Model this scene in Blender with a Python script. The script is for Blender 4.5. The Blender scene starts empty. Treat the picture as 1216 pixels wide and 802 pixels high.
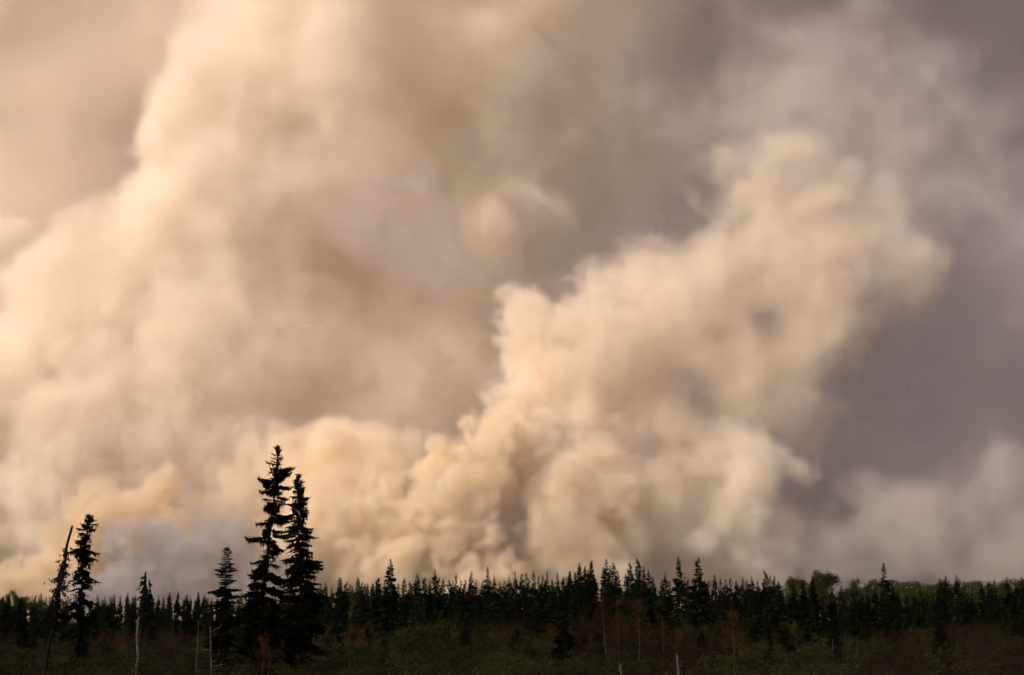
import bpy, math, random
import numpy as np
from mathutils import Vector, Matrix

sc = bpy.context.scene
C = sc.collection
R = math.radians

# ------------------------------------------------------------------ camera, sky, sun, exposure
F_PX, W_PX, H_PX = 1689.0, 1216.0, 802.0       # 50 mm lens on a 36 mm frame
CAM_H = 3.5
HORIZON = 735.0
PITCH = math.atan((HORIZON - H_PX / 2) / F_PX)
cam = bpy.data.cameras.new('camera')
cam.lens = 50.0
cam.sensor_width = 36.0
cam.clip_start = 0.5
cam.clip_end = 60000.0
cam_o = bpy.data.objects.new('camera', cam)
C.objects.link(cam_o)
cam_o.location = (0, 0, CAM_H)
cam_o.rotation_euler = (R(90) + PITCH, 0, 0)
sc.camera = cam_o

SUN_EL, SUN_AZ = R(31), R(57)                  # azimuth: from straight behind the camera round to the left
world = bpy.data.worlds.new('World')
sc.world = world
world.use_nodes = True
wn = world.node_tree
sky = wn.nodes.new('ShaderNodeTexSky')
sky.sky_type = 'NISHITA'
sky.sun_disc = False
sky.sun_elevation = SUN_EL
sky.sun_rotation = math.pi + SUN_AZ
sky.dust_density = 7.0
wn.links.new(sky.outputs[0], wn.nodes['Background'].inputs[0])
wn.nodes['Background'].inputs[1].default_value = 0.07
sun = bpy.data.lights.new('sun', 'SUN')
sun.energy = 5.0
sun.angle = R(0.6)
sun.color = (1.0, 0.82, 0.67)
sun_o = bpy.data.objects.new('sun', sun)
C.objects.link(sun_o)
to_sun = Vector((-math.sin(SUN_AZ) * math.cos(SUN_EL), -math.cos(SUN_AZ) * math.cos(SUN_EL), math.sin(SUN_EL)))
sun_o.rotation_euler = to_sun.to_track_quat('Z', 'Y').to_euler()
sun_o.location = to_sun * 500

sc.view_settings.view_transform = 'Standard'
sc.view_settings.look = 'None'
sc.view_settings.gamma = 1.0
sc.view_settings.use_curve_mapping = False
sc.view_settings.exposure = -0.08
sc.cycles.use_denoising = True
sc.cycles.use_adaptive_sampling = True
sc.cycles.adaptive_threshold = 0.07
sc.cycles.adaptive_min_samples = 12
sc.cycles.max_bounces = 14
sc.cycles.volume_bounces = 10
sc.cycles.transparent_max_bounces = 8
sc.cycles.volume_step_rate = 2.5


def at(px, py, Y):
    """the point at distance Y along the ground that a picture point stands for"""
    u = (px - W_PX / 2) / F_PX
    v = (H_PX / 2 - py) / F_PX
    c, s = math.cos(PITCH), math.sin(PITCH)
    t = Y / (c - v * s)
    return Vector((u * t, Y, CAM_H + t * (v * c + s)))


# ------------------------------------------------------------------ materials
def mat(name, cols, scale=3.0, rough=0.85, per_object=0.0, bump=0.0, spec=0.15, hue=0.0):
    m = bpy.data.materials.new(name)
    m.use_nodes = True
    t = m.node_tree
    N, L = t.nodes, t.links.new
    b = N['Principled BSDF']
    b.inputs['Roughness'].default_value = rough
    b.inputs['Specular IOR Level'].default_value = spec
    tc = N.new('ShaderNodeTexCoord')
    nz = N.new('ShaderNodeTexNoise')
    nz.inputs['Scale'].default_value = scale
    nz.inputs['Detail'].default_value = 5.0
    L(tc.outputs['Object'], nz.inputs['Vector'])
    cr = N.new('ShaderNodeValToRGB')
    e = cr.color_ramp.elements
    e[0].position, e[1].position = 0.32, 0.70
    e[0].color, e[1].color = (*cols[0], 1), (*cols[-1], 1)
    for i, c in enumerate(cols[1:-1]):
        x = e.new(0.32 + 0.38 * (i + 1) / (len(cols) - 1))
        x.color = (*c, 1)
    L(nz.outputs['Fac'], cr.inputs['Fac'])
    out = cr.outputs['Color']
    if per_object:
        oi = N.new('ShaderNodeObjectInfo')
        mr = N.new('ShaderNodeMapRange')
        mr.inputs['To Min'].default_value = 1 - per_object
        mr.inputs['To Max'].default_value = 1 + per_object
        L(oi.outputs['Random'], mr.inputs['Value'])
        hs = N.new('ShaderNodeHueSaturation')
        L(mr.outputs['Result'], hs.inputs['Value'])
        if hue:
            mh = N.new('ShaderNodeMapRange')
            mh.inputs['To Min'].default_value = 0.5 - hue
            mh.inputs['To Max'].default_value = 0.5 + hue
            ml = N.new('ShaderNodeMath'); ml.operation = 'MULTIPLY'; ml.inputs[1].default_value = 7.31
            fr = N.new('ShaderNodeMath'); fr.operation = 'FRACT'
            L(oi.outputs['Random'], ml.inputs[0]); L(ml.outputs[0], fr.inputs[0]); L(fr.outputs[0], mh.inputs['Value'])
            L(mh.outputs['Result'], hs.inputs['Hue'])
        L(out, hs.inputs['Color'])
        out = hs.outputs['Color']
    L(out, b.inputs['Base Color'])
    if bump:
        bp = N.new('ShaderNodeBump')
        bp.inputs['Strength'].default_value = bump
        L(nz.outputs['Fac'], bp.inputs['Height'])
        L(bp.outputs['Normal'], b.inputs['Normal'])
    return m


M = {
    'ground': mat('bog_ground', [(0.030, 0.024, 0.014), (0.045, 0.040, 0.020), (0.030, 0.036, 0.014)], 0.15, 1.0, bump=0.4, spec=0.0),
    'needle': mat('spruce_needles', [(0.018, 0.024, 0.012), (0.030, 0.040, 0.018)], 1.2, 0.9, 0.35, spec=0.05, hue=0.015),
    'old_needle': mat('old_spruce_needles', [(0.016, 0.016, 0.010), (0.028, 0.027, 0.014)], 1.5, 0.95, spec=0.03),
    'bark': mat('spruce_bark', [(0.030, 0.024, 0.019), (0.060, 0.048, 0.038)], 4.0, 0.95, bump=0.5),
    'lichen': mat('hanging_lichen', [(0.016, 0.014, 0.010), (0.030, 0.026, 0.018)], 3.0, 0.95, spec=0.02),
    'dead': mat('weathered_wood', [(0.12, 0.108, 0.09), (0.24, 0.22, 0.185), (0.36, 0.33, 0.285)], 5.0, 0.9, bump=0.4),
    'birch': mat('pale_birch_bark', [(0.08, 0.066, 0.052), (0.22, 0.20, 0.17)], 3.0, 0.85),
    'twig_rust': mat('rusty_twigs', [(0.085, 0.040, 0.015), (0.140, 0.064, 0.022)], 2.0, 0.9, 0.3, spec=0.05),
    'twig_red': mat('reddish_bare_twigs', [(0.046, 0.024, 0.017), (0.080, 0.042, 0.027)], 2.0, 0.9, 0.3, spec=0.05, hue=0.012),
    'stem': mat('shrub_stems', [(0.040, 0.030, 0.020), (0.075, 0.058, 0.040)], 4.0, 0.9, 0.2, spec=0.05),
    'willow': mat('willow_leaves', [(0.056, 0.064, 0.015), (0.105, 0.114, 0.028)], 1.5, 0.8, 0.35, spec=0.08, hue=0.02),
    'aspen': mat('spring_aspen_leaves', [(0.105, 0.115, 0.036), (0.160, 0.175, 0.062)], 1.0, 0.8, 0.25, spec=0.08, hue=0.015),
    'grass': mat('dry_sedge', [(0.036, 0.028, 0.013), (0.034, 0.038, 0.012)], 0.4, 0.9, spec=0.05),
}

rnd = random.Random(7)


class MB:
    """collects faces for one mesh object"""

    def __init__(self):
        self.v, self.f = [], []

    def kite(self, a, b, w, n):
        """thin leaf from a to b, w its half width along n"""
        i = len(self.v)
        m = a.lerp(b, 0.45)
        s = n * w
        self.v += [a, m + s, b, m - s]
        self.f += [(i, i + 1, i + 2, i + 3)]

    def tri(self, a, b, c):
        i = len(self.v)
        self.v += [a, b, c]
        self.f += [(i, i + 1, i + 2)]

    def tube(self, pts, rad, n=5, cap=True):
        base = None
        for k, p in enumerate(pts):
            d = (pts[min(k + 1, len(pts) - 1)] - pts[max(k - 1, 0)]).normalized()
            u = d.orthogonal().normalized()
            # keep the ring from twisting
            ref = Vector((1, 0, 0)) if abs(d.x) < 0.9 else Vector((0, 1, 0))
            u = (ref - d * ref.dot(d)).normalized()
            w = d.cross(u)
            i = len(self.v)
            for j in range(n):
                a = 2 * math.pi * j / n
                self.v.append(p + (u * math.cos(a) + w * math.sin(a)) * rad[k])
            if base is not None:
                for j in range(n):
                    self.f.append((base + j, base + (j + 1) % n, i + (j + 1) % n, i + j))
            base = i
        if cap:
            self.f.append(tuple(range(base, base + n)))

    def mesh(self, name, material, smooth_=False):
        me = bpy.data.meshes.new(name)
        me.from_pydata([tuple(p) for p in self.v], [], self.f)
        me.materials.append(material)
        if smooth_:
            me.polygons.foreach_set('use_smooth', [True] * len(me.polygons))
        me.update()
        return me


def obj(name, me, parent=None):
    o = bpy.data.objects.new(name, me)
    C.objects.link(o)
    if parent is not None:
        o.parent = parent
    return o


def thing(name, label, cat, loc=(0, 0, 0), rz=0.0, group=None, scale=1.0):
    o = bpy.data.objects.new(name, None)
    o.empty_display_size = 0.3
    C.objects.link(o)
    o.location = loc
    o.rotation_euler = (0, 0, rz)
    o.scale = scale if hasattr(scale, '__len__') else (scale,) * 3
    o['label'], o['category'] = label, cat
    if group:
        o['group'] = group
    return o


# ------------------------------------------------------------------ ground, one sheet to the horizon
def ground_z(x, y):
    r = math.hypot(x, y)
    f = min(1.0, max(0.0, (r - 30) / 60)) * min(1.0, max(0.0, (3000 - r) / 2000))
    return f * (0.35 * math.sin(x * 0.045 + 1.3) * math.cos(y * 0.038) + 0.2 * math.sin(x * 0.013 - y * 0.021))


def build_ground():
    ys = [-40, 0, 20] + [20 + 6 * k for k in range(1, 80)] + [520 * 1.25 ** k for k in range(1, 22)]
    nx = 80
    mb = MB()
    for y in ys:
        half = max(120.0, y * 1.2)
        for k in range(nx + 1):
            x = -half + 2 * half * k / nx
            mb.v.append(Vector((x, y, ground_z(x, y))))
    for j in range(len(ys) - 1):
        for k in range(nx):
            a = j * (nx + 1) + k
            mb.f.append((a, a + 1, a + nx + 2, a + nx + 1))
    o = obj('ground', mb.mesh('ground', M['ground'], True))
    o['kind'] = 'structure'
    o['label'] = 'dark boggy ground under the shrubs and forest'


build_ground()

# ------------------------------------------------------------------ smoke: real volumes on voxel grids
def smoke_material(name, colour, density, aniso):
    m = bpy.data.materials.new(name)
    m.use_nodes = True
    t = m.node_tree
    t.nodes.clear()
    o = t.nodes.new('ShaderNodeOutputMaterial')
    v = t.nodes.new('ShaderNodeVolumePrincipled')
    v.inputs['Color'].default_value = (*colour, 1)
    v.inputs['Density'].default_value = density
    v.inputs['Anisotropy'].default_value = aniso
    t.links.new(v.outputs[0], o.inputs['Volume'])
    return m


class Grid:
    def __init__(self, lo, hi, vs, seed):
        self.lo = np.array(lo, float)
        self.vs = vs
        self.n = tuple(int(math.ceil((hi[i] - lo[i]) / vs)) + 1 for i in range(3))
        self.rng = np.random.default_rng(seed)
        ax = [np.float32(self.lo[i]) + np.float32(vs) * np.arange(self.n[i], dtype=np.float32) for i in range(3)]
        self.x, self.y, self.z = ax[0][:, None, None], ax[1][None, :, None], ax[2][None, None, :]

    def noise(self, lam, beta=3.2, cut=None):
        """random field of unit spread with its power about wavelength lam and below"""
        n, vs = self.n, self.vs
        pad = tuple(k + (k % 2) for k in n)
        f = np.fft.rfftn(self.rng.standard_normal(pad).astype(np.float32))
        k = np.sqrt(np.fft.fftfreq(pad[0])[:, None, None] ** 2 + np.fft.fftfreq(pad[1])[None, :, None] ** 2
                    + np.fft.rfftfreq(pad[2])[None, None, :] ** 2) / vs
        k0 = 1.0 / lam
        a = k / k0
        f *= a / (1 + a ** 2) ** ((beta + 1) / 2)
        if cut:
            f *= np.exp(-(k * cut) ** 2)
        r = np.fft.irfftn(f, s=pad)[:n[0], :n[1], :n[2]].astype(np.float32)
        return r / r.std()

    def warp(self, amp, lam):
        return tuple(c + np.float32(amp) * self.noise(lam, 4.0) for c in (self.x, self.y, self.z))

    def blobs(self, pts, coords, k):
        """smooth union of ellipsoids, metres outside the surface; pts: (centre, rx, ry, rz)"""
        X, Y, Z = coords
        s = None
        for c, rx, ry, rz in pts:
            q = np.sqrt(((X - c[0]) / rx) ** 2 + ((Y - c[1]) / ry) ** 2 + ((Z - c[2]) / rz) ** 2)
            d = (q - 1) * min(rx, ry, rz)
            e = np.exp(np.clip(-d / k, -60, 40)).astype(np.float32)
            s = e if s is None else s + e
        return -k * np.log(s)


def smooth(t):
    t = np.clip(t, 0, 1)
    return t * t * (3 - 2 * t)


GRID_TREES = {}


def smoke_object(name, label, g, den, mat):
    me = bpy.data.meshes.new(name)
    den = np.ascontiguousarray(den, dtype=np.float32)
    # nothing may touch the box faces
    den[0], den[-1], den[:, 0], den[:, -1], den[:, :, -1] = 0, 0, 0, 0, 0
    me.vertices.add(den.size)
    P = np.stack(np.broadcast_arrays(g.x, g.y, g.z), -1).astype(np.float32).reshape(-1)
    me.vertices.foreach_set('co', P)
    a = me.attributes.new('density', 'FLOAT', 'POINT')
    a.data.foreach_set('value', den.reshape(-1))
    me.materials.append(mat)
    o = bpy.data.objects.new(name, me)
    C.objects.link(o)
    t = bpy.data.node_groups.new(name + '_grid', 'GeometryNodeTree')
    t.interface.new_socket('Geometry', in_out='INPUT', socket_type='NodeSocketGeometry')
    t.interface.new_socket('Geometry', in_out='OUTPUT', socket_type='NodeSocketGeometry')
    N, L = t.nodes, t.links.new
    gi, go = N.new('NodeGroupInput'), N.new('NodeGroupOutput')
    vc = N.new('GeometryNodeVolumeCube')
    vc.inputs['Min'].default_value = g.lo
    vc.inputs['Max'].default_value = g.lo + g.vs * (np.array(g.n) - 1)
    for i, ax in enumerate('XYZ'):
        vc.inputs['Resolution ' + ax].default_value = g.n[i]
    pos = N.new('GeometryNodeInputPosition')
    sub = N.new('ShaderNodeVectorMath'); sub.operation = 'SUBTRACT'
    L(pos.outputs[0], sub.inputs[0]); sub.inputs[1].default_value = g.lo - g.vs * 0.5
    scl = N.new('ShaderNodeVectorMath'); scl.operation = 'SCALE'
    L(sub.outputs[0], scl.inputs[0]); scl.inputs['Scale'].default_value = 1.0 / g.vs
    flo = N.new('ShaderNodeVectorMath'); flo.operation = 'FLOOR'
    L(scl.outputs[0], flo.inputs[0])
    dot = N.new('ShaderNodeVectorMath'); dot.operation = 'DOT_PRODUCT'
    L(flo.outputs[0], dot.inputs[0]); dot.inputs[1].default_value = (g.n[1] * g.n[2], g.n[2], 1)
    si = N.new('GeometryNodeSampleIndex'); si.data_type = 'FLOAT'
    na = N.new('GeometryNodeInputNamedAttribute'); na.data_type = 'FLOAT'
    na.inputs['Name'].default_value = 'density'
    L(gi.outputs[0], si.inputs['Geometry']); L(na.outputs[0], si.inputs['Value']); L(dot.outputs['Value'], si.inputs['Index'])
    L(si.outputs[0], vc.inputs['Density'])
    sm = N.new('GeometryNodeSetMaterial'); sm.inputs['Material'].default_value = mat
    L(vc.outputs[0], sm.inputs[0]); L(sm.outputs[0], go.inputs[0])
    o.modifiers.new('voxels', 'NODES').node_group = t
    o['label'] = label
    o['category'] = 'smoke'
    o['kind'] = 'stuff'
    return o


def ell(px, py, Y, rx, ry=None, depth=None):
    """an ellipsoid of smoke given by where it stands, its half sizes in picture units at that distance"""
    c = at(px, py, Y)
    s = Y / F_PX
    ry = ry or rx
    return (c, rx * s, (depth or min(rx, ry)) * s, ry * s)


def plume(name, label, pts, vs, seed, k, warp, amps, soft, colour, dens, aniso=0.0, vary=0.3, rough=None, margin=60, thin=None, z0=-4.0):
    lo = [min(p[0][i] - p[1 + i] for p in pts) - margin for i in range(3)]
    hi = [max(p[0][i] + p[1 + i] for p in pts) + margin for i in range(3)]
    lo[2] = z0
    g = Grid(lo, hi, vs, seed)
    d = g.blobs(pts, g.warp(*warp), k)
    f = rough(g) if rough else 1.0
    keep = smooth((15 - d) / 10)            # no crumbs floating off on their own
    for a, lam in amps:
        d = d - (a * f) * (np.minimum(np.abs(g.noise(lam, 3.4)), 1.7) - 0.8)
    w = soft(g) if callable(soft) else soft
    den = smooth(-d / w) * keep
    if vary:
        den = den * np.clip(1 + vary * g.noise(150, 3.0), 0.1, 3)
    if thin:
        den = den * thin(g)
    m = smoke_material(name + '_smoke', colour, dens, aniso)
    return smoke_object(name, label, g, den, m)


# the far banks close the view behind everything
plume('smoke_bank', 'flat hazy bank of tan smoke behind the broad cream plume',
      [ell(x, y, 3250, 260, 260, 110) for x in range(-260, 820, 200) for y in (640, 440, 220, 0, -220)],
      20.0, 3, 60, (40, 600), ((30, 600), (8, 200)), 140.0, (0.985, 0.915, 0.85), 0.008, vary=0.15)
plume('smoke_bank', 'shaded bank of mauve grey smoke on the lee side of the leaning plume',
      [ell(x, y, 3200, 260, 260, 110) for x in range(840, 1500, 200) for y in (640, 440, 220, 0, -220)]
      + [ell(x, -215, 2850, 260, 180, 200) for x in range(300, 1300, 170)],  # unseen roof of smoke above the picture, added to block sun from this bank
      18.0, 4, 70, (40, 500), ((34, 500), (24, 180), (12, 80)), 120.0, (0.925, 0.878, 0.942), 0.008, vary=0.35)  # mauve dark of the shade is also put into the smoke colour

# the broad left plume: pale ragged left edge, brown flank turning away from the sun
plume('smoke_plume', 'broad cream smoke plume with a ragged pale edge and a brown shaded flank',
      [ell(240, 435, 2300, 180, 130, 150), ell(300, 260, 2320, 118, 130, 130), ell(355, 110, 2340, 140, 140, 140),
       ell(420, -60, 2360, 190, 170, 170), ell(90, 490, 2300, 120, 100, 120), ell(-60, 540, 2330, 140, 110, 130),
       ell(200, 610, 2320, 250, 130, 150), ell(420, 510, 2350, 130, 120, 120), ell(350, 690, 2350, 300, 110, 150),
       ell(-100, 660, 2330, 180, 130, 140), ell(196, 262, 2270, 34, 34), ell(150, 300, 2270, 32, 28), ell(112, 338, 2270, 34, 30), ell(60, 378, 2270, 38, 32), ell(10, 410, 2270, 34, 30),
       ell(205, 185, 2290, 30, 34), ell(235, 100, 2310, 36, 36),
       ell(490, 300, 2420, 140, 190, 140), ell(515, 110, 2460, 195, 190, 180), ell(640, -70, 2500, 250, 200, 190), ell(550, 520, 2400, 155, 190, 135),
       ell(650, 170, 2520, 210, 170, 150), ell(620, 380, 2440, 110, 150, 120)],
      7.5, 11, 42, (18, 240), ((16, 360), (8, 110), (7, 48), (5, 24)), lambda g: 20 + 60 * smooth((g.x + 700) / 500), (0.995, 0.940, 0.875), 1.0, thin=lambda g: 0.026 - 0.015 * smooth((g.x + 700) / 600))
plume('smoke_puff', 'small pale smoke puff half hidden at the left behind the cream plume',
      [ell(2, 285, 2480, 34, 34, 40), ell(-45, 310, 2480, 60, 60, 60), ell(30, 320, 2480, 30, 30, 30)],
      8.0, 13, 30, (16, 150), ((14, 150), (8, 60), (5, 28)), 24.0, (0.99, 0.94, 0.88), 0.04)
plume('smoke_puff', 'rounded tan smoke puff standing before the brown flank above the bright plume',
      [ell(585, 240, 2340, 42, 38, 44), ell(635, 258, 2345, 32, 26, 34), ell(570, 280, 2360, 34, 34, 30), ell(615, 295, 2380, 34, 26, 30)],
      6.0, 16, 34, (8, 130), ((5, 120), (6, 50), (5, 24)), 30.0, (0.988, 0.93, 0.87), 0.024)

plume('smoke_puff', 'soft shaded smoke patch coloured grey, drifting across the brown flank of the cream plume',
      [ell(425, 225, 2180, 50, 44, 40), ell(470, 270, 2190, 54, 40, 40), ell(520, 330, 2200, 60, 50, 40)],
      9.0, 17, 50, (20, 150), ((12, 150), (8, 60)), 60.0, (0.70, 0.655, 0.66), 0.010)  # low albedo stands in for the shade on this puff

# the bright plume that leans to the right, frayed towards its lee side
plume('smoke_plume', 'bright smoke plume leaning right above the middle of the forest',
      [ell(580, 640, 1880, 60, 70), ell(628, 520, 1900, 46, 62),
       ell(664, 420, 1920, 50, 74), ell(700, 600, 1880, 90, 100), ell(735, 490, 1900, 95, 90), ell(790, 400, 1930, 96, 82),
       ell(855, 325, 1960, 104, 90), ell(930, 470, 1970, 74, 74), ell(892, 222, 1990, 64, 56), ell(950, 215, 2010, 60, 52), ell(1000, 280, 2010, 92, 78), ell(905, 400, 1960, 104, 94),
       ell(830, 560, 1890, 80, 90), ell(790, 690, 1890, 130, 50), ell(640, 700, 1890, 130, 50),
       ell(1080, 325, 2040, 66, 48), ell(985, 370, 2030, 80, 76), ell(750, 330, 1960, 34, 44)],
      5.0, 21, 30, (20, 190), ((17, 190), (12, 80), (10, 38), (7, 20)), lambda g: 18 + 50 * smooth((g.x + 0.5 * g.z - 100) / 450),
      (0.994, 0.930, 0.845), 1.0, vary=0.45, thin=lambda g: 0.06 - 0.045 * smooth((g.x + 0.35 * g.z + 40) / 420))
plume('smoke_billow', 'cream smoke billow low in front of the lee side of the leaning plume',
      [ell(905, 560, 1780, 50, 56), ell(880, 620, 1780, 52, 50), ell(840, 660, 1780, 60, 40)],
      6.0, 23, 24, (18, 120), ((14, 130), (10, 55), (7, 28)), 26.0, (0.99, 0.945, 0.88), 0.035)
plume('smoke_billow', 'peach smoke billow between the cauliflower billow and the cream billow',
      [ell(645, 590, 1790, 36, 44), ell(690, 625, 1790, 50, 46), ell(705, 560, 1800, 40, 40), ell(640, 655, 1780, 56, 40), ell(730, 665, 1790, 50, 36)],
      6.0, 24, 24, (16, 120), ((14, 130), (10, 55), (7, 28)), 26.0, (0.994, 0.918, 0.80), 0.05)
plume('smoke_billow', 'bright cauliflower smoke billow at the sunny foot of the leaning plume',
      [ell(455, 625, 1740, 36, 40), ell(505, 625, 1745, 40, 44), ell(480, 670, 1740, 60, 44), ell(395, 672, 1740, 34, 28), ell(420, 700, 1740, 70, 40), ell(560, 700, 1760, 80, 50),
       ell(560, 600, 1790, 48, 60), ell(590, 530, 1800, 34, 48), ell(545, 650, 1760, 50, 50), ell(535, 565, 1790, 34, 30)],
      4.5, 25, 16, (10, 90), ((13, 100), (9, 48), (6, 24)), 13.0, (0.996, 0.91, 0.77), 0.11)
plume('smoke_billow', 'tan smoke billow behind the tall ragged spruce pair',
      [ell(415, 530, 2050, 48, 48), ell(450, 570, 2050, 60, 50), ell(400, 600, 2050, 50, 60), ell(500, 560, 2060, 40, 34), ell(300, 570, 2080, 36, 36), ell(330, 620, 2080, 60, 60), ell(470, 640, 2060, 120, 60)],
      6.0, 27, 24, (14, 120), ((14, 130), (9, 60), (7, 28)), 34.0, (0.993, 0.905, 0.78), 0.04)
plume('smoke_veil', 'thin grey smoke veil drifting off the top of the leaning plume',
      [ell(960, 150, 2250, 120, 80), ell(1090, 210, 2250, 140, 110), ell(860, 130, 2300, 70, 80), ell(1180, 350, 2200, 90, 60), ell(1000, 60, 2300, 140, 80)],
      11.0, 51, 60, (30, 200), ((26, 200), (14, 80), (8, 36)), 150.0, (0.975, 0.93, 0.895), 0.004)

# low billows
plume('smoke_billow', 'small orange smoke billow behind the two left spruces',
      [ell(150, 610, 1650, 44, 46), ell(215, 630, 1660, 44, 40), ell(112, 650, 1650, 34, 40), ell(285, 600, 1700, 34, 50),
       ell(30, 690, 1650, 50, 34), ell(250, 680, 1680, 70, 50)],
      5.0, 31, 20, (12, 110), ((13, 110), (8, 50), (6, 26)), 16.0, (0.99, 0.885, 0.72), 0.08)
plume('smoke_billow', 'shaded low smoke coloured grey in front of the orange billow beside the tall spruce pair',
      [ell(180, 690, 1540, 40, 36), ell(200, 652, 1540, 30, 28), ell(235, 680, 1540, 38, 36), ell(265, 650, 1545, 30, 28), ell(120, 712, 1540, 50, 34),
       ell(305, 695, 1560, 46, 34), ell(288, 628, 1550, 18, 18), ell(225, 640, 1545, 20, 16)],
      5.0, 37, 18, (10, 90), ((9, 90), (8, 45), (6, 24)), 20.0, (0.66, 0.645, 0.69), 0.07)  # shaded smoke; its shade is put into the dark grey albedo
plume('smoke_billow', 'pale grey low smoke rising behind the right end of the forest',
      [ell(1010, 660, 1750, 70, 50), ell(1080, 620, 1760, 60, 60), ell(1135, 575, 1770, 44, 50), ell(1180, 650, 1760, 90, 60),
       ell(1280, 640, 1770, 90, 80), ell(930, 690, 1750, 50, 30)],
      8.0, 41, 30, (18, 130), ((20, 150), (12, 60), (7, 30)), 50.0, (0.965, 0.92, 0.92), 0.008)

# unseen smoke added left of the camera to keep the sun off the clearing
plume('smoke_bank', 'unseen smoke bank added high beside the view to shade the clearing',
      [(Vector((-520 + 90 * k, -40 + 110 * k, 330)), 260, 240, 60) for k in range(-2, 3)],
      24.0, 61, 40, (30, 240), ((20, 200),), 60.0, (0.96, 0.93, 0.90), 0.008, vary=0.3, margin=90, z0=190.0)

# thin smoke hanging in the air between the forest and the plumes
def haze_box():
    (x0, x1), (y0, y1), (z0, z1) = (-1500, 1500), (1000, 1480), (-1, 950)
    me = bpy.data.meshes.new('haze')
    me.from_pydata([(x, y, z) for x in (x0, x1) for y in (y0, y1) for z in (z0, z1)], [],
                   [(0, 1, 3, 2), (4, 6, 7, 5), (0, 4, 5, 1), (2, 3, 7, 6), (0, 2, 6, 4), (1, 5, 7, 3)])
    me.materials.append(smoke_material('haze', (0.985, 0.90, 0.855), 0.00036, 0.0))
    o = bpy.data.objects.new('haze', me)
    C.objects.link(o)
    o['kind'] = 'stuff'
    o['label'] = 'thin warm smoke haze in the air before the plumes'
    o['category'] = 'haze'


haze_box()
# ------------------------------------------------------------------ spruces
def spruce_meshes(seed, H, Rmax, step, fine, trunk_r, gaps=0.1, droop=0.45, top=0.3, low=0.1, bend=0.0, ragged=0.25, clump=None, hang=0.0, tip_up=0.15, body=1.0, shape=None):
    """trunk mesh and crown mesh of one spruce; fine = twigs per metre of branch"""
    r = random.Random(seed)
    tk, cr = MB(), MB()
    n = 12
    sway = [Vector((bend * math.sin(k / n * 2.2) * H * 0.02 + r.uniform(-1, 1) * 0.004 * H, r.uniform(-1, 1) * 0.004 * H, 0)) for k in range(n + 1)]

    def axis(t):
        k = min(int(t * n), n - 1)
        return sway[k].lerp(sway[k + 1], t * n - k) + Vector((0, 0, t * H))
    tk.tube([axis(k / n) for k in range(n + 1)], [trunk_r * (1 - k / n) ** 0.8 + 0.012 for k in range(n + 1)], 7)
    z = low * H
    while z < H * 0.995:
        t = z / H
        prof = (1 - t) ** 0.62 * (0.55 + 0.45 * min(1, (t - low) / 0.18))
        if shape:
            prof = float(np.interp(t, [a for a, _ in shape], [b for _, b in shape]))
        if clump:
            prof *= clump(t)
        for b in range(r.choice((5, 6, 6, 7))):
            if r.random() < gaps:
                continue
            L = max(0.12, Rmax * prof * r.uniform(1 - 2 * ragged, 1 + ragged) + 0.10 * H * 0.05)
            az = r.uniform(0, 2 * math.pi)
            h = Vector((math.cos(az), math.sin(az), 0))
            side = Vector((-h.y, h.x, 0))
            o = axis(t)
            dr = droop * r.uniform(0.6, 1.4) * (1.1 - 0.9 * t)
            rise = 0.35 * max(0.0, t - 0.75) * 4

            def P(s):
                return o + h * (L * s) + Vector((0, 0, L * (rise * s - dr * s ** 1.3 + tip_up * max(0, s - 0.6) ** 2 * 4)))
            tw = side * r.uniform(0.6, 1.0) + Vector((0, 0, r.uniform(-0.7, 0.7)))
            cr.kite(o, P(0.62), body * (0.03 + 0.20 * L), tw)
            cr.kite(P(0.35), P(1.0), body * (0.03 + 0.17 * L), tw)
            cr.tri(P(0.1), P(0.9), P(0.55) - Vector((0, 0, body * L * r.uniform(0.15, 0.4))))
            m = max(3, int(L * fine))
            for k in range(m):
                s = (k + r.random()) / m
                q = P(0.12 + 0.88 * s)
                sg = 1 if k % 2 else -1
                tl = L * ((0.36 if fine < 15 else 0.26) * (1 - s) ** 0.7 + 0.09) * r.uniform(0.6, 1.3)
                tl = max(tl, 0.10)
                d = (h * r.uniform(0.3, 0.9) + side * sg * r.uniform(0.4, 1.0) + Vector((0, 0, r.uniform(-0.55, 0.05)))).normalized()
                e = q + d * tl
                nv = Vector((r.uniform(-1, 1), r.uniform(-1, 1), r.uniform(-0.6, 0.6)))
                nv = (nv - d * nv.dot(d)).normalized()
                cr.kite(q, e, tl * r.uniform(0.2, 0.34), nv)
                if hang and r.random() < hang:
                    dn = Vector((r.uniform(-0.2, 0.2), r.uniform(-0.2, 0.2), -1))
                    cr.kite(q, q + dn * r.uniform(0.12, 0.38), 0.05, side)
        z += step * r.uniform(0.7, 1.3) * (0.36 + 0.85 * (1 - t))
    cr.kite(axis(0.97), axis(1.0) + Vector((0, 0, 0.25 * top)), 0.04, Vector((1, 0, 0)))
    cr.kite(axis(0.97), axis(1.0) + Vector((0, 0, 0.25 * top)), 0.04, Vector((0, 1, 0)))
    return tk, cr


def place_tree(name, label, cat, meshes, loc, rz, group=None, scale=1.0, parts=('trunk', 'crown'), tilt=None):
    o = thing(name, label, cat, loc, rz, group, scale)
    if tilt:
        o.rotation_euler = (tilt[0], tilt[1], rz)
    for nm, me in zip(parts, meshes):
        obj(nm, me, o)
    return o


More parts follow.
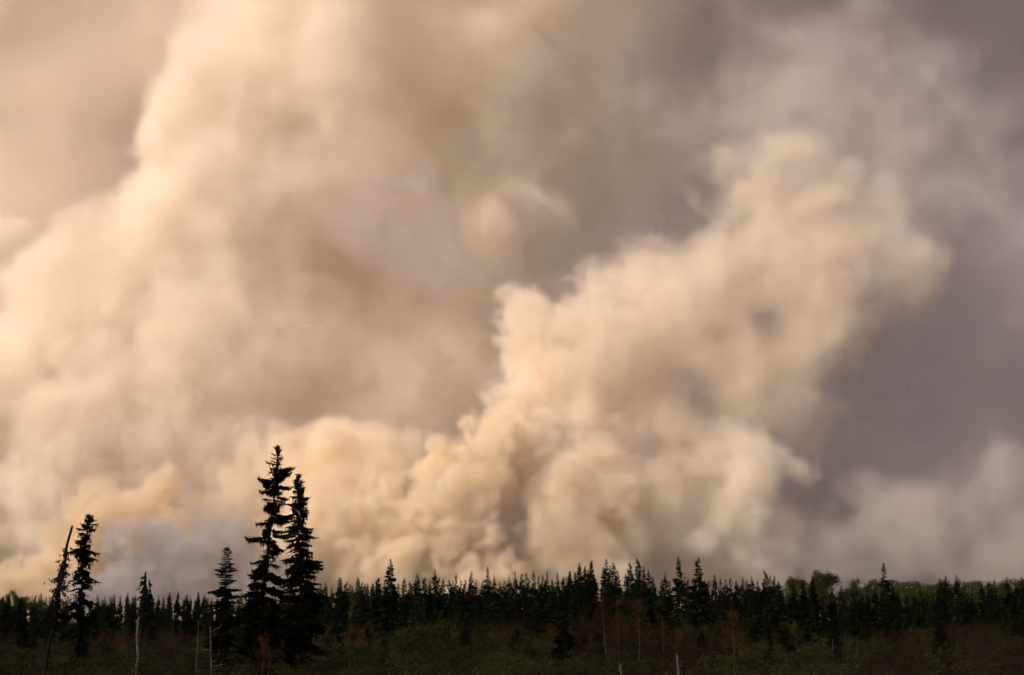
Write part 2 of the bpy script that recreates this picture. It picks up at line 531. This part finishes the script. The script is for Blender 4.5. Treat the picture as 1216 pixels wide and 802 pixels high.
PROTO_H = 10.0
protos = []
for k in range(9):
    rm = (1.25, 1.0, 1.45, 0.85, 1.15, 1.6, 0.95, 1.3, 0.75)[k]
    cl = (lambda t, q=k: 0.95 + 0.12 * math.sin(t * (19 + q) + q))
    shp = [(0, 0.8), (0.1, 1.0)] + [(q / 20, 0.06 + min(1.0, (1 - q / 20) * PROTO_H * (0.30 + 0.02 * (k % 4)) / rm) * (0.8 + 0.2 * (1 - q / 20))) for q in range(4, 21)]
    tk, cr = spruce_meshes(100 + k, PROTO_H, rm * 1.1, 0.30, 9.0, 0.11, gaps=0.08, droop=0.35 + 0.04 * (k % 4), ragged=0.28, clump=cl, low=0.01, shape=shp)
    protos.append((tk.mesh('spruce_trunk', M['bark']), cr.mesh('spruce_crown', M['needle'])))

FOREST_LABEL = 'dark pointed spruce standing in the dense forest wall'
FOREST_GROUP = 'spruces of the forest wall'


def forest_spruce(px, py, Y, wide=1.0, kind=None, label=None, group=FOREST_GROUP):
    p = at(px, py, Y)
    gz = ground_z(p.x, Y) - 0.1
    s = (p.z - gz) / (PROTO_H + 0.05)
    k = rnd.randrange(len(protos)) if kind is None else kind
    w = s ** 0.5 * wide * rnd.uniform(0.85, 1.15)
    return place_tree('spruce_tree', label or FOREST_LABEL, 'spruce', protos[k], (p.x, Y, gz), rnd.uniform(0, 6.28), group, (w, w, s))


def tips(x0, y0, sc_, pairs):
    return [(x0 + a / sc_, y0 + b / sc_) for a, b in pairs]


skyline = tips(400, 600, 3.97, [(20, 345), (62, 375), (98, 340), (120, 362), (170, 370), (197, 342), (318, 345), (345, 360), (380, 328),
    (415, 338), (462, 302), (502, 345), (530, 350), (562, 320), (605, 348), (634, 312), (710, 290), (742, 328), (768, 362),
    (812, 335), (840, 312), (872, 320), (893, 312), (928, 305), (952, 330), (990, 312), (1040, 310), (1068, 335), (1098, 308),
    (1143, 272), (1168, 293), (1200, 260), (45, 362), (145, 365), (225, 355), (290, 368), (440, 350), (480, 340), (545, 352), (585, 350), (655, 355), (690, 350),
    (725, 345), (790, 355), (905, 340), (970, 330), (1015, 345), (1082, 335), (1122, 310), (1185, 300)])
skyline += tips(660, 600, 3.97, [(35, 335), (65, 308), (92, 320), (112, 272), (137, 290), (150, 310), (168, 260), (225, 285), (238, 252), (255, 285), (272, 270), (290, 300),
    (330, 320), (350, 263), (385, 247), (398, 285), (415, 288), (437, 300), (455, 335), (515, 312), (500, 345), (535, 350), (748, 328), (775, 345), (800, 350),
    (822, 345), (850, 355), (880, 345), (902, 350), (922, 335), (950, 355), (985, 305), (998, 330), (1010, 330), (1028, 332), (1050, 360), (1120, 365), (1165, 360), (700, 355), (620, 350)])
skyline += tips(912, 600, 3.97, [(120, 362), (165, 365), (208, 325), (260, 375), (300, 380), (345, 375), (440, 410), (505, 385), (535, 395), (585, 362), (605, 400), (655, 420),
    (730, 420), (775, 420), (800, 408), (810, 345), (838, 328), (865, 410), (888, 327), (895, 440), (940, 410), (960, 415), (1005, 362), (1040, 365),
    (1068, 345), (1125, 335), (1105, 420), (1075, 420), (1170, 362), (1195, 332), (690, 430), (560, 425), (470, 420), (400, 390), (1215, 350), (1150, 400)])
skyline += tips(0, 500, 2.655, [(28, 545), (10, 550), (130, 545), (52, 552), (110, 553), (165, 553), (185, 548), (215, 552), (330, 552), (310, 555), (360, 556), (380, 550), (403, 538), (425, 552), (500, 553), (535, 540),
    (562, 533), (580, 553), (600, 548), (625, 535), (645, 552), (480, 556), (260, 556)])
skyline += tips(200, 500, 2.655, [(455, 520), (480, 512), (495, 505), (515, 520), (600, 497), (620, 515), (645, 515), (660, 497), (475, 530), (560, 530), (580, 520), (30, 545), (60, 548), (95, 540), (110, 552), (230, 550), (255, 545)])
for px, py in skyline:
    Y = rnd.uniform(215, 285) if py > 672 else rnd.uniform(200, 235)
    if px < 330:
        Y = rnd.uniform(300, 380)
    if px < 330:
        lb = ('small distant spruce on the low treeline behind the old leaning trees', 'far spruces of the low treeline')
    elif px > 1010:
        lb = ('dark spruce standing before the pale aspen band', 'spruces before the aspen band')
    elif py < 674:
        lb = ('taller spruce spiring above its neighbours on the forest skyline', 'tall skyline spruces')
    else:
        lb = (FOREST_LABEL, FOREST_GROUP)
    forest_spruce(px, py + rnd.uniform(-1, 1), Y, 0.86 if py < 680 else 0.95, None, *lb)

# the trees that stand out
forest_spruce(464, 663, 150, 0.85, 2, 'lone taller spruce with a bulbous club-shaped top just right of the tall pair', None)
forest_spruce(403, 685, 120, 0.85, 4, 'slim spruce on the forest edge close beside the tall pair', None)
forest_spruce(805.5, 661, 205, 0.9, 1, 'narrow tall spruce rising from the treeline beside a bare round-topped tree', None)
forest_spruce(829, 661, 205, 1.15, 5, 'broad-shouldered tall spruce next to the bare grey-twigged tree on the treeline', None)
forest_spruce(1049, 667.5, 230, 0.95, 8, 'thin solitary spruce standing well above the pale green aspens', None)

# the rows before and inside the wall
placed = len(skyline) + 5
while placed < 292 - 45:
    px = rnd.uniform(-40, 1256)
    Y = rnd.uniform(140, 215)
    h = rnd.uniform(4.0, 7.0)
    py = HORIZON - F_PX * (h - CAM_H) / Y
    if py < 700:
        continue
    forest_spruce(px, py, Y, 0.9, None, 'shorter spruce standing out in front of the forest wall', 'spruces before the forest wall')
    placed += 1


for k in range(45):
    px, Y, h = rnd.uniform(-30, 1246), rnd.uniform(108, 150), rnd.uniform(2.0, 3.8)
    forest_spruce(px, HORIZON - F_PX * (h - CAM_H) / Y, Y, 0.95, None, 'low young spruce growing out of the shrub thicket', 'young spruces in the thicket')


# the depth of the forest beyond the ones that can be told apart
def merged_forest():
    arr = []
    for tk, cr in protos:
        vs, fs, o = [], [], 0
        for me in (tk, cr):
            a = np.empty(len(me.vertices) * 3, np.float32)
            me.vertices.foreach_get('co', a)
            vs.append(a.reshape(-1, 3))
            fs += [tuple(v + o for v in p.vertices) for p in me.polygons][::2 if me is cr else 1]
            o += len(me.vertices)
        arr.append((np.concatenate(vs), fs))
    V, Fc, o = [], [], 0
    r = random.Random(5)
    for _ in range(460):
        Y = r.uniform(225, 420)
        x = r.uniform(-0.43, 0.43) * Y
        u = x / Y * F_PX + W_PX / 2
        lim = 704 if u < 330 else (692 if u > 900 else 694)
        zmax = at(u, lim, Y).z
        h = zmax * r.uniform(0.75, 1.0)
        v, f = arr[r.randrange(len(arr))]
        a = r.uniform(0, 6.28)
        c, s = math.cos(a) * h / 13, math.sin(a) * h / 13
        q = np.stack([x + v[:, 0] * c - v[:, 1] * s, Y + v[:, 0] * s + v[:, 1] * c, v[:, 2] * h / PROTO_H - 0.1], -1)
        V.append(q)
        Fc += [tuple(i + o for i in p) for p in f]
        o += len(v)
    me = bpy.data.meshes.new('spruce_forest')
    me.from_pydata(np.concatenate(V).tolist(), [], Fc)
    me.materials.append(M['needle'])
    ob = obj('spruce_forest', me)
    ob['kind'] = 'stuff'
    ob['label'] = 'dark depth of spruce forest behind the front trees'
    ob['category'] = 'forest'


merged_forest()

# ------------------------------------------------------------------ the old trees of the foreground
def hero(px_top, py_top, px_base, Y, label, meshes, name='spruce_tree', cat='spruce', parts=('trunk', 'crown'), H=None, rz=0.0):
    """stands at its own distance; the lean follows from where its top and foot are"""
    top = at(px_top, py_top, Y)
    foot = at(px_base, 780, Y)
    gz = ground_z(foot.x, Y) - 0.1
    dx = top.x - foot.x
    L = math.hypot(dx, top.z - gz)
    s = L / H
    o = thing(name, label, cat, (foot.x, Y, gz), 0, None, s)
    o.rotation_euler = (0, math.atan2(dx, top.z - gz), 0)
    for nm, me in zip(parts, meshes):
        c = obj(nm, me, o)
        c.rotation_euler = (0, 0, rz)
    return o


def M2(t, mats):
    return [a.mesh(n, M[m]) for a, n, m in zip(t, ('trunk', 'crown'), mats)]


old = ('bark', 'old_needle')
tall1 = spruce_meshes(304, 15, 1.0, 0.36, 46.0, 0.17, body=0.36, shape=((0, 1.1), (.2, 1.3), (.4, 1.35), (.6, 1.1), (.72, .9), (.85, .9), (.93, .5), (1, .05)), gaps=0.28, droop=0.55, ragged=0.48, low=0.12, bend=0.0, hang=0.35, tip_up=0.35,
                      clump=lambda t: 0.95 + 0.25 * math.sin(t * 44 + 1.0))
hero(331, 528, 303, 86, 'taller ragged spruce of the pair with drooping uneven boughs', M2(tall1, old), H=15)
tall2 = spruce_meshes(305, 13, 1.0, 0.24, 44.0, 0.16, body=0.35, shape=((0, 1.1), (.3, 1.35), (.55, 1.15), (.72, .8), (.88, .6), (.94, .38), (.98, .16), (1, .03)), gaps=0.12, droop=0.5, ragged=0.30, low=0.06, hang=0.2,
                      clump=lambda t: 0.95 + 0.15 * math.sin(t * 46))
hero(353, 562, 361, 84, 'denser spruce of the pair with a narrow pointed crown', M2(tall2, old), H=13)
left2 = spruce_meshes(309, 10.5, 1.0, 0.26, 46.0, 0.11, body=0.25, shape=((0, .5), (.25, .7), (.4, .75), (.55, .8), (.75, .72), (.9, .5), (.97, .3), (1, .12)), gaps=0.30, droop=0.6, ragged=0.4, low=0.12, hang=0.3, bend=-0.5,
                      clump=lambda t: 0.95 + 0.25 * math.sin(t * 40 + 2))
hero(107, 610, 90, 88, 'sparse lopsided spruce beside the leaning snag', M2(left2, old), H=10.5)
small1 = spruce_meshes(311, 8.5, 1.0, 0.22, 44.0, 0.10, body=0.55, shape=((0, .8), (.3, 1.05), (.6, .85), (.8, .6), (.95, .24), (1, .04)), gaps=0.05, droop=0.4, ragged=0.3, low=0.05,
                       clump=lambda t: 0.95 + 0.15 * math.sin(t * 40))
hero(270, 649, 262, 88, 'shorter full spruce left of the tall ragged pair', M2(small1, old), H=8.5)
sm2 = spruce_meshes(315, 6, 1.7, 0.24, 40.0, 0.08, body=0.4, gaps=0.1, droop=0.35, low=0.03)
hero(302, 690, 302, 82, 'bushy young spruce at the foot of the ragged pair', M2(sm2, old), H=6)


def snag(seed, H, r0, r1, nstub, label, px_top, py_top, px_base, Y, material='dead', lichen=None, fork=None, stub_len=(0.2, 0.7), name='dead_snag', bare_top=True):
    r = random.Random(seed)
    tk = MB()
    n = 9
    pts = [Vector((r.uniform(-1, 1) * 0.012 * H, r.uniform(-1, 1) * 0.012 * H, H * k / n)) for k in range(n + 1)]
    tk.tube(pts, [r0 + (r1 - r0) * k / n + r.uniform(-0.004, 0.004) for k in range(n + 1)], 8, cap=False)
    # broken, splintered top
    b = len(tk.v) - 8
    for j in range(8):
        tk.v[b + j] += Vector((0, 0, r.uniform(-0.02, 0.05) * H * 0.4))
    tk.f.append(tuple(range(b, b + 8)))
    o = hero(px_top, py_top, px_base, Y, label, [tk.mesh('trunk', M[material], True)], name, 'dead tree', ('trunk',), H=H)
    for k in range(nstub):
        t = r.uniform(0.25, 0.95)
        q = pts[0].lerp(pts[-1], t)
        a = r.choice((0, math.pi)) + r.uniform(-0.9, 0.9)
        l = r.uniform(*stub_len)
        d = Vector((math.cos(a), math.sin(a), r.uniform(-0.1, 0.8))).normalized()
        m = MB()
        e = q + d * l
        m.tube([q, q + d * l * 0.5 + Vector((0, 0, 0.04)), e + Vector((0, 0, 0.10 * l))], [r1 * 0.45 + 0.008, r1 * 0.35 + 0.006, 0.006], 5)
        if r.random() < 0.5:
            m.tube([q + d * l * 0.6, q + d * l * 0.8 + Vector((r.uniform(-.1, .1), 0, l * 0.35))], [0.012, 0.005], 4)
        obj('branch', m.mesh('branch', M[material]), o)
    if lichen:
        m = MB()
        for k in range(lichen[0]):
            t = r.betavariate(2.2, 2.0) * (lichen[2] - lichen[1]) + lichen[1]
            q = pts[0].lerp(pts[-1], t)
            a = r.uniform(0, 6.28)
            sx = lichen[3]
            l = abs(r.gauss(0, 0.26)) * (1.5 if t < 0.7 else 0.7) + 0.1
            d = Vector((math.cos(a) + sx, math.sin(a) * 0.8, -0.35)).normalized()
            e = q + d * l
            m.kite(q, e, 0.03, Vector((-d.y, d.x, 0)))
            for j in range(5):
                g = q.lerp(e, r.uniform(0.3, 1))
                dn = Vector((r.uniform(-0.5, 0.5), r.uniform(-0.5, 0.5), -r.uniform(0.3, 1)))
                m.kite(g, g + dn * r.uniform(0.1, 0.3), 0.045, Vector((1, 0, 0)))
        obj('twigs', m.mesh('twigs', M['lichen']), o)
    return o


snag(401, 9.0, 0.115, 0.07, 4, 'leaning black snag with a broken bare top and clotted twigs', 84, 627, 50, 86, 'bark', (250, 0.25, 0.9, -0.25))
snag(402, 6.0, 0.09, 0.05, 3, 'dark broken stub with shaggy twigs above the pale forked trunk', 172, 681, 164, 84, 'bark', (80, 0.5, 1.0, 0.0))
snag(403, 5.2, 0.06, 0.03, 2, 'thin dark stub leaning against the shaggy broken stub', 178, 690, 172, 86, 'bark', (110, 0.55, 1.0, 0.1))
snag(410, 3.6, 0.085, 0.04, 4, 'pale grey dead trunk with crooked side stubs below the shaggy stub', 163.5, 733, 166, 62, 'dead', stub_len=(0.25, 0.6))
snag(411, 3.4, 0.055, 0.018, 5, 'pale splintered dead trunk with prongs below the shorter full spruce', 249, 744, 253, 66, 'dead', stub_len=(0.25, 0.8))
snag(412, 3.6, 0.03, 0.012, 2, 'slender bleached dead stem left of the splintered trunk', 236, 736, 234, 74, 'dead', stub_len=(0.1, 0.3))
snag(413, 2.6, 0.06, 0.045, 2, 'short pale broken post-like stub between two birches', 804.5, 778, 805, 66, 'dead', stub_len=(0.05, 0.15))
snag(414, 2.3, 0.07, 0.05, 2, 'stumpy pale broken trunk at the foot of the rusty birches', 737, 789, 737, 62, 'dead', stub_len=(0.05, 0.15))
snag(415, 4.2, 0.05, 0.025, 3, 'small grey dead pole with a crossing twig among reddish shrubs', 989, 759, 989, 114, 'dead', stub_len=(0.1, 0.4))
snag(416, 4.4, 0.04, 0.018, 2, 'thin tilted grey dead pole near the crossing-twig pole', 1018.5, 756, 1014, 114, 'dead', stub_len=(0.1, 0.3))
snag(417, 4.2, 0.045, 0.02, 2, 'straight grey dead pole standing in the dark right thicket', 1115, 760, 1114, 114, 'dead', stub_len=(0.1, 0.3))
snag(418, 4.2, 0.05, 0.02, 3, 'grey dead pole tilting left with a broken foot in the right thicket', 1136.5, 762, 1142, 114, 'dead', stub_len=(0.1, 0.4))


# ------------------------------------------------------------------ birches, aspens, shrubs
def leafy(mb, p, n, spread, size, r, up=0.0):
    for _ in range(n):
        q = p + Vector((r.gauss(0, spread), r.gauss(0, spread), r.gauss(0, spread * 0.8)))
        d = Vector((r.uniform(-1, 1), r.uniform(-1, 1), r.uniform(-0.8, 0.8) + up)).normalized()
        nv = d.orthogonal().normalized()
        nv.rotate(Matrix.Rotation(r.uniform(0, 6.28), 3, d))
        l = size * r.uniform(0.7, 1.4)
        mb.kite(q, q + d * l, l * 0.34, nv)


def limb(mb, p, d, L, rad, r, depth, ends, sides=4, up=0.15, kids=(2, 3), spread=0.6):
    n = 4
    pts = [p]
    for k in range(n):
        d = (d + Vector((r.uniform(-1, 1), r.uniform(-1, 1), r.uniform(-0.5, 0.8))) * 0.16 + Vector((0, 0, up * 0.3))).normalized()
        pts.append(pts[-1] + d * (L / n))
    mb.tube(pts, [rad * (1 - 0.6 * k / n) for k in range(n + 1)], sides, cap=False)
    ends.append(pts[-1])
    if depth:
        for k in range(r.randint(*kids)):
            j = r.randint(2, n)
            a = Vector((r.uniform(-1, 1), r.uniform(-1, 1), r.uniform(-0.2, 0.7))).normalized()
            limb(mb, pts[j], (d + a * spread).normalized(), L * r.uniform(0.45, 0.7), rad * 0.5, r, depth - 1, ends, 3, up, kids, spread)


def twigs(mb, ends, r, n, L, w, droop=0.0):
    for e in ends:
        for _ in range(n):
            d = Vector((r.uniform(-1, 1), r.uniform(-1, 1), r.uniform(-0.4, 1.0) - droop)).normalized()
            q = e + Vector((r.gauss(0, L * 0.3), r.gauss(0, L * 0.3), r.gauss(0, L * 0.3)))
            mb.kite(q, q + d * L * r.uniform(0.5, 1.3), w, d.orthogonal().normalized())


def birch_meshes(seed, H, rad, tw=9, wide=1.0):
    r = random.Random(seed)
    tk, cr = MB(), MB()
    n = 10
    pts = [Vector((0, 0, 0))]
    dr = Vector((r.uniform(-0.1, 0.1), r.uniform(-0.1, 0.1), 1))
    for k in range(n):
        dr = (dr + Vector((r.uniform(-1, 1) * 0.09, r.uniform(-1, 1) * 0.09, 0.15))).normalized()
        pts.append(pts[-1] + dr * (H / n))
    tk.tube(pts, [rad * (1 - 0.85 * k / n) + 0.006 for k in range(n + 1)], 6)
    ends = []
    for k in range(18):
        t = r.uniform(0.3, 1.0)
        i = min(int(t * n), n - 1)
        q = pts[i].lerp(pts[i + 1], t * n - i)
        a = r.uniform(0, 6.28)
        limb(cr, q, Vector((math.cos(a) * wide, math.sin(a) * wide, 0.9)).normalized(), H * 0.2 * (1.25 - t), 0.018, r, 1, ends, 3)
    twigs(cr, ends, r, tw, 0.5, 0.012, 0.2)
    leafy(cr, Vector((0, 0, 0)), 0, 0.1, 0.1, r)
    for e in ends:
        leafy(cr, e, 7, 0.28, 0.07, r)
    return [tk.mesh('birch_trunk', M['birch'], True), cr.mesh('birch_twigs', M['twig_rust'])]


birches = [birch_meshes(500 + k, 7.0, 0.05, wide=0.7 + 0.15 * (k % 3)) for k in range(5)]
for i, (px, py, Y, lean) in enumerate([(722, 706, 108, 0.02), (733, 712, 110, 0.05), (757, 712, 108, 0.03), (785, 735, 104, 0.0), (798, 748, 96, 0.12),
                                       (868, 722, 96, 0.05), (861, 738, 94, -0.06), (872, 745, 97, 0.1), (320, 752, 78, 0.1),
                                       (312, 756, 78, -0.04), (1093, 745, 125, 0.05),]):
    p = at(px, py, Y)
    gz = ground_z(p.x, Y) - 0.05
    place_tree('birch_tree', 'slender birch with pale thin trunk and rusty budding twigs among the shrubs', 'birch', birches[i % 5],
               (p.x, Y, gz), rnd.uniform(0, 6.28), 'slender birches in the thicket', (p.z - gz) / 7.0, ('trunk', 'twigs'), (0, lean, 0))


def broadleaf_meshes(seed, H, spread, leaf, per, leafmat, twig=0, depth=3, clear=0.35):
    r = random.Random(seed)
    tk, cr = MB(), MB()
    ends = []
    top = Vector((r.uniform(-.3, .3), r.uniform(-.3, .3), H * 0.75))
    pts = [Vector((0, 0, 0)).lerp(top, k / 6) + Vector((r.uniform(-.1, .1), r.uniform(-.1, .1), 0)) * (k > 0) for k in range(7)]
    tk.tube(pts, [0.14 * (1 - 0.8 * k / 6) for k in range(7)], 6)
    for k in range(13):
        t = clear + (1 - clear) * (k + r.random()) / 13
        q = pts[0].lerp(pts[-1], t)
        a = r.uniform(0, 6.28)
        limb(tk, q, Vector((math.cos(a), math.sin(a), 0.75)).normalized(), spread * (1.15 - 0.5 * t) * r.uniform(0.7, 1.1), 0.045, r, depth - 1, ends, 3, 0.2, (2, 3))
    if twig:
        twigs(cr, ends, r, twig, 0.55, 0.02)
    for e in ends:
        if r.random() < 0.85:
            leafy(cr, e, per, 0.30, leaf, r)
    return [tk.mesh('trunk', M['stem']), cr.mesh('crown', M[leafmat])]


b1 = broadleaf_meshes(601, 10, 2.6, 0.24, 22, 'aspen', 4)
b2 = broadleaf_meshes(602, 10, 2.3, 0.24, 22, 'aspen', 4)
b3 = broadleaf_meshes(603, 10, 2.4, 0.10, 3, 'stem', 8)
pale = [broadleaf_meshes(610 + k, 10, 1.7, 0.24, 14, 'aspen', 4, 3, 0.15) for k in range(4)]


def stand(px, py, Y, me, label, group=None, name='broadleaf_tree', cat='tree', w=1.0):
    p = at(px, py, Y)
    gz = ground_z(p.x, Y) - 0.05
    top = max(v.co.z for m in me for v in m.vertices)
    s = (p.z - gz) / top
    return place_tree(name, label, cat, me, (p.x, Y, gz), rnd.uniform(0, 6.28), group, (s * w, s * w, s))


stand(956, 675, 250, b1, 'largest rounded pale green broadleaf tree on the treeline')
stand(987, 677, 255, b2, 'rounded pale green broadleaf tree right of the largest one')
stand(970, 680, 262, b1, 'pale green broadleaf tree filling the gap between the two rounded ones', w=0.8)
stand(940, 683, 258, b2, 'loose pale green broadleaf tree left of the largest rounded one', w=0.8)
stand(1006, 689, 250, b1, 'low dark green broadleaf at the right foot of the rounded pair', w=0.9)
stand(817, 677, 240, b3, 'bare grey-twigged round tree between two tall spruces')
stand(840, 681, 240, b3, 'bare grey-twigged round tree right of the broad-shouldered spruce', w=0.9)
stand(880, 686, 250, b3, 'thin bare grey-twigged tree rising faintly over the treeline', w=0.8)
stand(28, 700, 300, b1, 'green rounded broadleaf on the low treeline by the leaning snag')
for k in range(46):
    px = 1020 + 215 * k / 46 + rnd.uniform(-4, 4)
    stand(px, rnd.uniform(686, 695), rnd.uniform(270, 340), pale[k % 4], 'pale green young aspen in the band behind the right spruces',
          'pale aspens behind the right spruces', 'aspen_tree', 'aspen', rnd.uniform(0.8, 1.2))
for k in range(16):
    px = rnd.choice((rnd.uniform(770, 930), rnd.uniform(-20, 60), rnd.uniform(340, 460)))
    stand(px, (704 if px < 330 else 693) + rnd.uniform(-2, 8), rnd.uniform(230, 300), pale[k % 4], 'half-leafed aspen showing dull green among the spruces',
          'aspens among the spruces', 'aspen_tree', 'aspen', rnd.uniform(0.8, 1.2))


def shrub_meshes(seed, H, Rr, nstem, kind):
    r = random.Random(seed)
    st, lf = MB(), MB()
    ends = []
    for k in range(nstem):
        a = r.uniform(0, 6.28)
        o = Vector((math.cos(a), math.sin(a), 0)) * r.uniform(0, 0.35 * Rr)
        d = Vector((math.cos(a) * r.uniform(0.1, 0.75), math.sin(a) * r.uniform(0.1, 0.75), 1)).normalized()
        limb(st, o, d, H * r.uniform(0.5, 0.8), 0.022, r, 2, ends, 3, 0.1, (2, 3), 0.55)
    if kind == 'leaf':
        for e in ends:
            leafy(lf, e, 7, 0.20, 0.13, r, 0.3)
        twigs(lf, ends, r, 2, 0.35, 0.012)
        return [st.mesh('stems', M['stem']), lf.mesh('foliage', M['willow'])]
    twigs(lf, ends, r, 7, 0.5, 0.008)
    for e in ends:
        leafy(lf, e, 2, 0.2, 0.05, r, 0.3)
    return [st.mesh('stems', M['stem']), lf.mesh('twigs', M['twig_red' if kind == 'bare' else 'twig_rust'])]


willows = [shrub_meshes(700 + k, 3.2, 1.6, 13, 'leaf') for k in range(6)]
bares = [shrub_meshes(720 + k, 3.4, 1.7, 15, 'bare') for k in range(4)]
rusts = [shrub_meshes(730 + k, 4.2, 1.8, 14, 'rust') for k in range(3)]


def shrub(px, py, Y, me, name, label, group):
    p = at(px, py, Y)
    gz = ground_z(p.x, Y) - 0.05
    top = max(max(v.co.z for v in m.vertices) for m in me)
    s = (p.z - gz) / top
    if s < 0.25:
        return
    w = max(s, 0.7) * rnd.uniform(0.9, 1.3)
    place_tree(name, label, 'shrub', me, (p.x, Y, gz), rnd.uniform(0, 6.28), group, (w, w, s), ('stems', 'foliage' if name == 'willow_shrub' else 'twigs'))


WL = ('willow_shrub', 'leafy dull green willow shrub in the foreground thicket', 'green willows of the thicket')
BL = ('bare_shrub', 'bare reddish brown shrub with fine upright twigs in the thicket', 'bare shrubs of the thicket')
RL = ('rusty_shrub', 'tall rust-orange budding shrub at the foot of the forest', 'rusty shrubs at the forest foot')


def green_share(px):
    """where along the thicket green shrubs outnumber bare ones"""
    return 0.85 if 370 < px < 690 else (0.6 if 690 < px < 960 else (0.5 if px > 960 else 0.5))


def top_line(px):
    return 758 + 8 * math.sin(px * 0.021) + 6 * math.sin(px * 0.057 + 1) + (8 if px < 330 else 0)


n = 0
for row, (y0, dlo, dhi, num) in enumerate([(-16, 125, 185, 74), (-4, 95, 125, 64), (9, 76, 95, 56), (22, 60, 76, 46)]):
    for k in range(num):
        px = -50 + 1316 * (k + rnd.random()) / num
        Y = rnd.uniform(dlo, dhi)
        py = top_line(px) + y0 + rnd.uniform(-13, 9)
        g = rnd.random() < green_share(px) * (0.7 if row == 0 else 1)
        me = rnd.choice(willows) if g else rnd.choice(bares)
        shrub(px, py, Y, me, *(WL if g else BL))
for px, py in [(592, 722), (600, 728), (612, 730), (425, 735), (415, 745), (140, 735), (130, 745), (150, 742), (720, 715), (745, 722), (770, 728), (697, 735), (730, 735), (885, 745), (790, 740),
               (690, 745), (972, 752), (655, 728), (668, 735), (820, 738), (845, 742), (905, 745), (545, 738), (60, 755), (1060, 750), (1080, 755), (1185, 752), (1205, 745), (180, 750), (210, 752), (30, 745)]:
    shrub(px, py, rnd.uniform(112, 138), rnd.choice(rusts), *RL)


# low brush and sedge that nobody could count
def undergrowth():
    r = random.Random(9)
    mb = MB()
    for _ in range(16000):
        Y = 55 + 110 * r.random() ** 1.3
        x = r.uniform(-0.42, 0.42) * Y
        p = Vector((x, Y, ground_z(x, Y) - 0.05))
        h = r.uniform(0.3, 0.9)
        d = Vector((r.uniform(-0.4, 0.4), r.uniform(-0.4, 0.4), 1))
        a = r.uniform(0, 6.28)
        mb.kite(p, p + d * h, r.uniform(0.015, 0.05), Vector((math.cos(a), math.sin(a), 0)))
    o = obj('undergrowth', mb.mesh('undergrowth', M['grass']))
    o['kind'] = 'stuff'
    o['label'] = 'low tangle of sedge and brush under the shrubs'
    o['category'] = 'undergrowth'


undergrowth()
